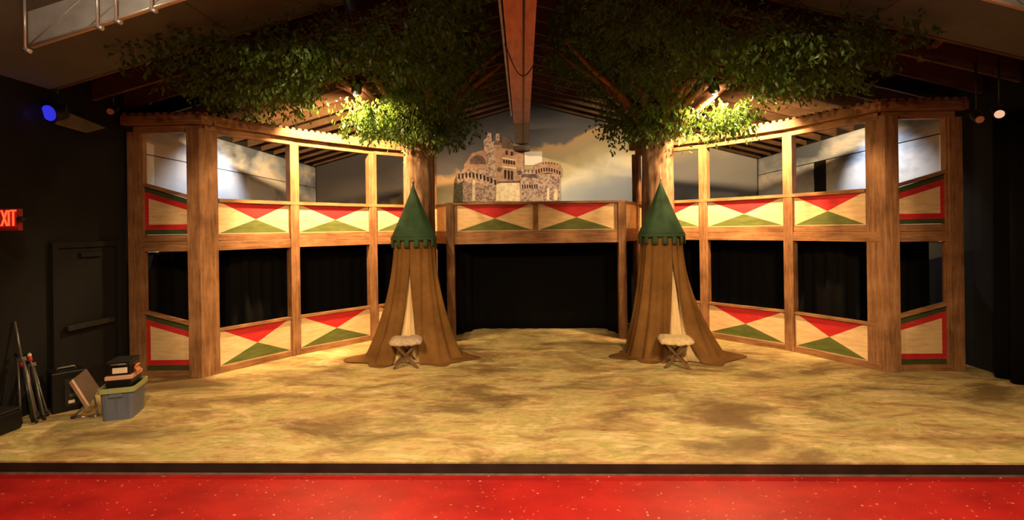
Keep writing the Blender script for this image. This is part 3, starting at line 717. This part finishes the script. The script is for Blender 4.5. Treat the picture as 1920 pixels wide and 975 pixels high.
    for k in range(40):   # sprays reaching towards the centre
        c = C+V((-sgn*random.uniform(.2, 1.15), random.uniform(-.5, .2), random.uniform(4.1, 4.35)))
        sprig(c, 9, .07, .9)
    L.sort(key=lambda q: (q[0]-(lp+V((0, .0, -.4)))).length+(.25 if q[0].y > ty else 0))
    for i, q in enumerate(L[:300]):
        if leaf_me is None:
            m = MB().add(leaf_geo(V((0, 0, 0)), V((1, 0, 0)), V((0, 1, 0)), .09, .021, .006), LEAF_F); o = m.build('leaf', 'leaf_green', None, recalc=False); leaf_me = o.data
        else: o = bpy.data.objects.new('leaf', leaf_me); COL.objects.link(o)
        o.parent = root; p, d, s_, l, w, cu = q; nn = d.cross(s_).normalized(); s2 = nn.cross(d)
        o.matrix_local = Matrix.Translation(p-C) @ (Matrix((d, s2, nn)).transposed()*(l/.09)).to_4x4()
    m = MB()
    for q in L[300:]: m.add(leaf_geo(*q), LEAF_F)
    m.build('foliage', 'leaf_green', root, recalc=False, kind='stuff')
    return root
LAMPL = at_y(668, 172, 8.5); LAMPR = at_y(1340, 170, 8.5)
tL = at_y(786, 330, 9.72); tR = at_y(1233, 330, 9.72)
tree(tL.x, 9.72, LAMPL, (-5.15, -.2), 'leafy artificial tree behind the exit-door side tent, crown spread under the rafters', 3, -1)
tree(tR.x, 9.72, LAMPR, (.3, 5.2), 'leafy artificial tree behind the brass-finial tent, crown spread under the rafters', 8, 1)
# lamps hidden in the crowns
def par_can(loc, aim, label, lens, r=.085, group='stage lamps', ln=.22):
    loc, aim = V(loc), V(aim).normalized()
    root = thing('stage_lamp', label, 'lamp', loc, group)
    MB().tube([loc-aim*ln, loc-aim*ln*.85, loc-aim*.02, loc], [r*.55, r*.85, r, r*1.04], 18).build('can', 'lamp_black', root)
    cyl(loc+aim*.001, aim, r*.86, .006, 18).build('lens', lens, root)
    s_ = aim.cross(V((0, 0, 1)));  s_ = s_.normalized() if s_.length > .01 else V((1, 0, 0)); c = loc-aim*ln*.5
    MB().tube([c+s_*r*1.05, c+s_*r*1.25+V((0, 0, r)), c+V((0, 0, r*2.0)), c-s_*r*1.25+V((0, 0, r)), c-s_*r*1.05], .008, 6).build('yoke', 'stand_metal', root)
    top_ = ceil_z(c.x)-.0
    if c.z+r*2 < top_: MB().tube([c+V((0, 0, r*2)), V((c.x, c.y, top_+.1))], .012, 6).build('hanger', 'stand_metal', root)
    return root
for lp, sg, nm in ((LAMPL, -1, 'glowing stage lamp half hidden in leaves of the exit-door side tree'), (LAMPR, 1, 'glowing stage lamp half hidden in leaves of the side-curtain side tree')):
    aim = V((sg*.42, .70, -.70)).normalized()
    r_ = par_can(lp, aim, nm, 'lens_hot')
    bp = lp+aim*.03; MB().grid(12, 7, lambda s, t: bp+V((math.cos(s*6.2832)*math.sin(t*3.1416), math.sin(s*6.2832)*math.sin(t*3.1416), math.cos(t*3.1416)))*.05, wrap=True).build('bulb', 'lens_hot', r_)
    spot('tree_lamp_light', lp+aim*.15, lp+aim, 1750, 116, (1, .60, .27), .35, .06)
    spot('tree_lamp_spill', lp+V((0, -.16, -.02)), lp+V((-.1*0+(.12 if sg < 0 else .0), -.22, -1)), 700, 135, (1, .62, .28), .4, .05)

# netting draped under the rafters
def netting(x0, x1, y0, y1, label, seed):
    m = MB()
    def fn(s, t):
        x = x0+(x1-x0)*s; y_ = y0+(y1-y0)*t
        return V((x, y_, ceil_z(x)-.04-.42*abs(math.sin(math.pi*(s*2+.15)))*(.5+.5*math.sin(2.6*t+.3))-.05*mnoise.noise(V((x*3, y_*3, seed)))))
    m.grid(46, 26, fn); o = m.build('netting', 'net_brown', None)
    md = o.modifiers.new('w', 'WIREFRAME'); md.thickness = .012; md.use_replace = True
    return tag(o, label, 'netting', 'brown nets')
netting(-3.6, -1.0, 6.3, 8.2, 'brown netting draped under rafters beside the exit-door side tree crown', 1)
netting(1.2, 3.6, 6.3, 8.2, 'brown netting draped under rafters beside the side-curtain side tree crown', 5)

# ------------------------------------------------------------------ ducts, rods, lamps under the roof
def duct(A, B, h, dpt, label, rods):
    root = thing('ventilation_duct', label, 'duct', A); d = (B-A); Z = V((0, 0, 1)); Y = V((0, 1, 0))
    MB().hexa([A, B, B+Y*dpt, A+Y*dpt, A+Z*h, B+Z*h, B+Y*dpt+Z*h, A+Y*dpt+Z*h]).build('duct_body', 'duct_metal', root)
    L_ = d.length; dn = d.normalized()
    for k in (0, .33, .66): 
        p = A+d*k; q = A+d*min(1, k+.33)
        MB().tube([p+V((0, -.004, .01)), q+V((0, -.004, h-.01))], .006, 6).build('brace_crease', 'duct_metal', root)
    MB().tube([A+V((0, -.006, 0)), B+V((0, -.006, 0))], .012, 6).build('edge_seam', 'rod_metal', root)
    for k in rods:
        p = A+d*k
        MB().tube([p+V((0, -.03, -.03)), p+V((0, -.03, h+.22))], .012, 6).build('hanger_rod', 'rod_metal', root)
        MB().tube([p+V((-.01, -.03, -.03)), p+V((.05, -.03, -.055))], .02, 8).build('rod_clip', 'rod_metal', root)
A = at_y(53, 88, 4.6); B = at_y(400, -22, 4.6)
duct(A, B, .33, .05, 'grey sheet metal duct on rods under the sloped ceiling', (0.0, .39, .49, .68))
A = at_y(1990, 32, 4.6); B = at_y(1780, -22, 4.6)
duct(A, B, .25, .05, 'sheet metal duct edge above the side curtain', (.2,))
p = at_y(1622, 40, 6.7); q = at_y(1624, 100, 6.7)
hp = thing('hanging_pipe', 'short pipe hanging from the rafters by the side-curtain side tree crown', 'pipe', q)
MB().tube([q, V((q.x, q.y, ceil_z(q.x)+.05))], .02, 8).build('pipe', 'branch_bark', hp); MB().tube([p+V((0, 0, -.04)), p], .026, 8).build('coupling', 'rod_metal', hp)
p = at_y(467, 30, 6.6); q = at_y(463, 152, 6.6)
z1_ = ceil_z(p.x)
pts = [V((p.x, p.y, z1_+.05)), p.lerp(q, .3)+V((.015, 0, 0)), p.lerp(q, .7)+V((.02, 0, 0)), p.lerp(q, .93)+V((.01, 0, 0)), q+V((-.02, 0, 0))]
tag(MB().tube(pts, .009, 6).build('tan_rope', 'cord_tan'), 'thin tan cord hanging from the rafters', 'rope')
# blue lamp and cans on the left, warm cans on the right
bl_ = at_y(92, 212, 6.3)
par_can(bl_, V((-.10, -.95, -.30)), 'stage lamp with blue lens high on the black wall', 'lens_blue', .115)
l = bpy.data.lights.new('blue_glow', 'POINT'); l.energy = 1.5; l.color = (.08, .1, 1); l.shadow_soft_size = .05
o = bpy.data.objects.new('blue_glow', l); COL.objects.link(o); o.location = bl_+V((-.1, -.16, -.05))
par_can(at_y(207, 209, 7.0), V((.3, -.8, -.4)), 'dark stage lamp above the exit door', 'pink_rim', .05)  # pink lens colour stands in for a glint on the glass
par_can(at_y(1837, 224, 6.9), V((-.35, -.8, -.4)), 'dim-lensed stage lamp above the side curtain', 'pink_rim', .055)  # same pink lens, glint put into the colour
par_can(at_y(1874, 214, 6.7), V((-.65, -.7, -.3)), 'lit stage lamp above the side curtain', 'lens_warm', .06)
par_can(at_y(662, 18, 6.2), V((.1, .6, -.7)), 'dark stage lamp with green indicator under the rafters', 'lamp_black', .09)
a, b2, c, d_ = at_x(112, 206, XL+.04), at_x(195, 240, XL+.04), at_x(160, 249, XL+.04), at_x(100, 232, XL+.04)
tag(MB().prism([a, b2, c, d_], (.03, 0, 0)).build('wall_panel', 'grey_panel'), 'grey slanted panel on the black wall below the blue lamp', 'panel')

# ------------------------------------------------------------------ exit sign
YS = 5.35
sr = at_y(35, 432, YS); st_ = at_y(35, 391, YS)
ex = thing('exit_sign', 'red illuminated EXIT sign projecting from the black wall', 'exit sign', (sr.x-.2, YS, sr.z))
w_ = .36; zb, zt = sr.z, st_.z
MB().box((sr.x-w_, YS, zb), (sr.x, YS+.05, zt)).build('sign_body', 'exit_body', ex, bevel=.006)
sface = MB().box((sr.x-w_+.01, YS-.004, zb+.035), (sr.x-.012, YS-.001, zt-.01)).build('sign_face', 'red_tag', ex)
MB().box((XL, YS+.01, zb+.06), (sr.x-w_+.01, YS+.04, zb+.11)).build('bracket', 'lamp_black', ex)
def bars(name, segs, x0):
    m = MB(); lz, hz = zb+.055, zt-.022; H = hz-lz; w = .017
    for (xa, za), (xb, zb2) in segs:
        p = V((x0+xa*.058, YS-.008, lz+za*H)); q = V((x0+xb*.058, YS-.008, lz+zb2*H)); d = (q-p); n = V((d.z, 0, -d.x)).normalized()*w/2
        m.obox((p+q)/2, d/2+d.normalized()*.004, n, V((0, .003, 0)))
    m.build(name, 'exit_glow', sface)
xs = sr.x-.022-.058
bars('letter_T', [((0, 1), (1, 1)), ((.5, 0), (.5, 1))], xs)
bars('letter_I', [((.5, 0), (.5, 1))], xs-.050)
bars('letter_X', [((0, 0), (1, 1)), ((0, 1), (1, 0))], xs-.100)
bars('letter_E', [((0, 0), (0, 1)), ((0, 0), (1, 0)), ((0, .5), (.8, .5)), ((0, 1), (1, 1))], xs-.182)
p = at_y(43, 411, YS)
par = MB().tube([p+V((-.06, .02, 0)), p+V((-.02, .01, 0)), p+V((-.01, -.02, 0)), p+V((.0, -.045, 0))], [.012, .03, .034, .026], 12); par.build('emergency_lamp', 'lamp_black', ex)

# ------------------------------------------------------------------ equipment by the left wall
def lay(root, rot): root.rotation_euler = (0, 0, rot)
# tote
f0, f1, s1 = at_z(187, 793), at_z(248, 786), at_z(263, 762)
ux = (f1-f0).normalized(); uy = V((-ux.y, ux.x, 0)); TW, TD, TH = .35, .46, .36
C = (f0+f1)/2+uy*TD/2
tote = thing('storage_tote', 'blue-grey plastic tote with green rim lid, by the gallery post', 'storage tote', C)
def rrect(hw, hd, r, z, k=5):
    out = []
    for sx, sy, a0 in ((1, 1, 0), (-1, 1, 90), (-1, -1, 180), (1, -1, 270)):
        for i in range(k): a = math.radians(a0+90*i/(k-1)); out.append(C+ux*(sx*(hw-r)+r*math.cos(a))+uy*(sy*(hd-r)+r*math.sin(a))+V((0, 0, z)))
    return out
def loft(rings, cap0=True, cap1=False):
    m = MB(); n = len(rings[0]); o = 0
    for r in rings: m.v += r
    for i in range(len(rings)-1):
        for k in range(n): m.f.append([i*n+k, i*n+(k+1) % n, (i+1)*n+(k+1) % n, (i+1)*n+k]); m.mi.append(0); m.sm.append(False)
    if cap0: m.f.append(list(range(n))[::-1]); m.mi.append(0); m.sm.append(False)
    if cap1: m.f.append([(len(rings)-1)*n+k for k in range(n)]); m.mi.append(0); m.sm.append(False)
    return m
hw, hd = TW/2, TD/2
loft([rrect(hw*.86, hd*.88, .04, .0), rrect(hw*.97, hd*.98, .05, TH), rrect(hw*.93, hd*.95, .05, TH), rrect(hw*.82, hd*.85, .04, .02)], True, True).build('tub', 'tote_blue', tote)
tub = tote.children[0]
loft([rrect(hw*1.07, hd*1.06, .05, TH-.03), rrect(hw*1.09, hd*1.08, .05, TH+.028), rrect(hw*.99, hd*.99, .05, TH+.028), rrect(hw*.97, hd*.98, .05, TH-.03), rrect(hw*1.07, hd*1.06, .05, TH-.03)], False, False).build('green_rim', 'lid_green', tote)
for k in (-.33, .0, .33):
    p = C+ux*(k*TW)-uy*(hd*.945)+V((0, 0, TH*.45)); MB().obox(p, ux*.006, uy*.006+V((0, 0, 0)), V((0, 0, TH*.4))-uy*.02).build('rib', 'tote_blue', tub)
MB().obox(C-uy*(hd*1.0)+V((0, 0, TH-.06)), ux*.07, uy*.012, V((0, 0, .02))).build('grip', 'tote_blue', tub, bevel=.005)
# boxes standing in the tote
bc = C+ux*.0+uy*.02
bb = thing('file_box', 'black plastic box with pale pink rim standing in the tote', 'box', bc+V((0, 0, .021)))
MB().obox(bc+V((0, 0, .24)), ux*.125, uy*.16, V((0, 0, .219))).build('box_body', 'black_plastic', bb, bevel=.012)
MB().obox(bc+V((0, 0, .485)), ux*.14, uy*.175, V((0, 0, .025))).build('pink_rim', 'pink_rim', bb, bevel=.01)
cb = thing('carry_case', 'small black carry case with white label on top of the boxes', 'case', bc+V((0, 0, .511)))
MB().obox(bc+V((0, 0, .585)), ux*.12, uy*.15, V((0, 0, .074))).build('case_body', 'black_plastic', cb, bevel=.015)
MB().obox(bc+V((0, 0, .67)), ux*.125, uy*.155, V((0, 0, .012))).build('case_lid', 'lamp_black', cb, bevel=.008)
MB().obox(bc-uy*.152+V((0, 0, .57))+ux*.01, ux*.075, uy*.002, V((0, 0, .033))).build('label', 'paper', cb)
MB().tube([bc-uy*.15-ux*.08+V((0, 0, .64)), bc-uy*.19-ux*.06+V((0, 0, .65)), bc-uy*.19+ux*.06+V((0, 0, .65)), bc-uy*.15+ux*.08+V((0, 0, .64))], .011, 8).build('handle', 'stand_grey', cb)
oc_ = MB().grid(10, 12, lambda s, t: bc+ux*(.152+.012*math.sin(t*7)+.008*math.sin(s*9))+uy*(-.10+.10*s)+V((0, 0, .512+.10*t)))
tag(oc_.build('orange_cloth', 'orange_cloth', None, solid=.02), 'orange cloth tucked beside the small black case', 'cloth')
# black speaker box
sp0, sp1 = at_z(112, 786), at_z(140, 775)
C = V((-5.84, 6.27, 0)); a_ = math.radians(-52); ux = V((math.cos(a_+math.pi/2), math.sin(a_+math.pi/2), 0)); ux = V((.62, .78, 0)).normalized(); uy = V((-ux.y, ux.x, 0))
spk = thing('speaker_box', 'black speaker box with connector panel below the push bar', 'speaker', C)
MB().obox(C+V((0, 0, .255)), ux*.165, uy*.175, V((0, 0, .245))).build('cabinet', 'black_plastic', spk, bevel=.015)
cpn = MB().obox(C-uy*.178+ux*.04+V((0, 0, .24)), ux*.08, uy*.004, V((0, 0, .17))).build('connector_panel', 'stand_metal', spk)
for dx, dz, mt in ((.02, .12, 'white_tag'), (.06, .30, 'blue_tag'), (.03, .2, 'stand_grey')): MB().obox(C-uy*.185+ux*dx+V((0, 0, dz)), ux*.03, uy*.004, V((0, 0, .018))).build('connector', mt, cpn)
MB().tube([C-ux*.09+V((0, 0, .5)), C-ux*.08+V((0, 0, .525)), C+ux*.08+V((0, 0, .525)), C+ux*.09+V((0, 0, .5))], .012, 8).build('handle', 'stand_grey', spk)
for sx in (-1, 1):
    for sy in (-1, 1): cyl(C+ux*.13*sx+uy*.14*sy, (0, 0, 1), .02, .011, 10).build('foot', 'lamp_black', spk)
# tilted panel on metal legs
D = 6.02
q0, q1, q2, q3 = at_y(133, 714, D), at_y(165, 764, D-.03), at_y(184, 728, D+.2), at_y(160, 693, D+.22)
pn = thing('tilted_panel', 'small brown panel tilted on thin metal legs beside the tote', 'panel', at_z(152, 784))
nrm = (q1-q0).cross(q3-q0).normalized()*.022
MB().prism([q0, q1, q2, q3], nrm).build('board', 'brown_panel', pn)
MB().obox((q0+q1)/2, (q1-q0)/2, nrm.normalized()*.024, (q3-q0).normalized()*.014).build('pale_edge', 'pale_edge', pn)
g0, g1, g2 = at_z(137, 785), at_z(163, 783), at_z(182, 782); hub = q0.lerp(q1, .82)+V((0, .06, 0))
for g in (g0,): MB().tube([g+V((0, 0, .012)), hub], .011, 6).build('leg', 'stand_grey', pn)
MB().tube([g0+V((0, 0, .012)), g1+V((0, 0, .012))], .010, 6).build('foot_bar', 'chrome', pn)
MB().tube([g1+V((0.02, 0.01, .012)), g2+V((0, 0, .012))], .008, 6).build('foot_bar', 'chrome', pn)
MB().tube([g2+V((0, 0.02, .012)), hub.lerp(q2, .5)], .010, 6).build('leg', 'stand_grey', pn)
cyl(g0, (0, 0, 1), .022, .03, 10).build('rubber_foot', 'lamp_black', pn)
# folded stands leaning on the wall
def stand(foot, head, label, legs, top):
    root = thing('folded_stand', label, 'light stand', foot, 'folded stands against the wall'); d = (head-foot); dn = d.normalized()
    s_ = dn.cross(V((0, 1, 0))).normalized(); t_ = dn.cross(s_)
    MB().tube([foot+V((0, 0, .01)), foot+d*.55], .017, 8).build('pole', 'stand_metal', root)
    MB().tube([foot+d*.55, head], .012, 8).build('upper_pole', 'stand_grey', root)
    MB().obox(foot+d*top, s_*.035, t_*.03, dn*.025).build('collar', 'stand_grey', root, bevel=.006)
    kn = MB().tube([foot+d*(top+.06)+s_*.01, foot+d*(top+.06)+s_*.06], [.012, .02], 8); kn.build('knob', 'lamp_black', root)
    for k, (du, dv) in enumerate(legs):
        a = foot+d*top+s_*du*.5+t_*dv*.5; b_ = foot+s_*du*1.6+t_*dv*1.6; b_.z = .012
        lg = MB().tube([a, b_], .011, 8).build('leg', 'stand_grey', root)
        bd = (a-b_).normalized(); MB().tube([b_, b_+bd*.05], .016, 8).build('rubber_foot', 'lamp_black', lg)
    return root
fA = at_z(62, 792); hA = at_x(28, 603, XL+.02)
r_ = stand(fA, hA, 'taller folded tripod stand leaning on the black wall', ((-.06, .03), (.05, .04), (.01, -.05)), .62)
MB().tube([fA.lerp(hA, .55), fA.lerp(hA, .60)], .019, 8).build('red_tape', 'red_tag', r_)
fB = at_z(80, 786); hB = at_x(54, 660, XL+.02)
r_ = stand(fB, hB, 'shorter folded tripod stand with red tape leaning on the black wall', ((-.05, .03), (.05, .03), (.01, -.05)), .8)
MB().tube([fB.lerp(hB, .86), fB.lerp(hB, .93)], .021, 8).build('red_tape', 'red_tag', r_); MB().tube([fB.lerp(hB, .93), fB.lerp(hB, .97)], .021, 8).build('white_tape', 'white_tag', r_)
# case at the frame edge
C = V((-5.98, 5.35, 0)); ec = thing('equipment_case', 'low black equipment case on the floor before the folded stands', 'case', C)
MB().box((C.x-.12, C.y-.16, .0), (C.x+.2, C.y+.3, .22)).build('case_body', 'black_plastic', ec, bevel=.02)
MB().box((C.x-.12, C.y-.16, .222), (C.x+.2, C.y+.3, .25)).build('case_lid', 'lamp_black', ec, bevel=.015)
MB().obox(C+V((.13, -.05, .27)), (.05, 0, 0), (0, .05, 0), (0, 0, .02)).build('orange_strap', 'orange_cloth', ec, bevel=.008)
bpy.context.view_layer.update()
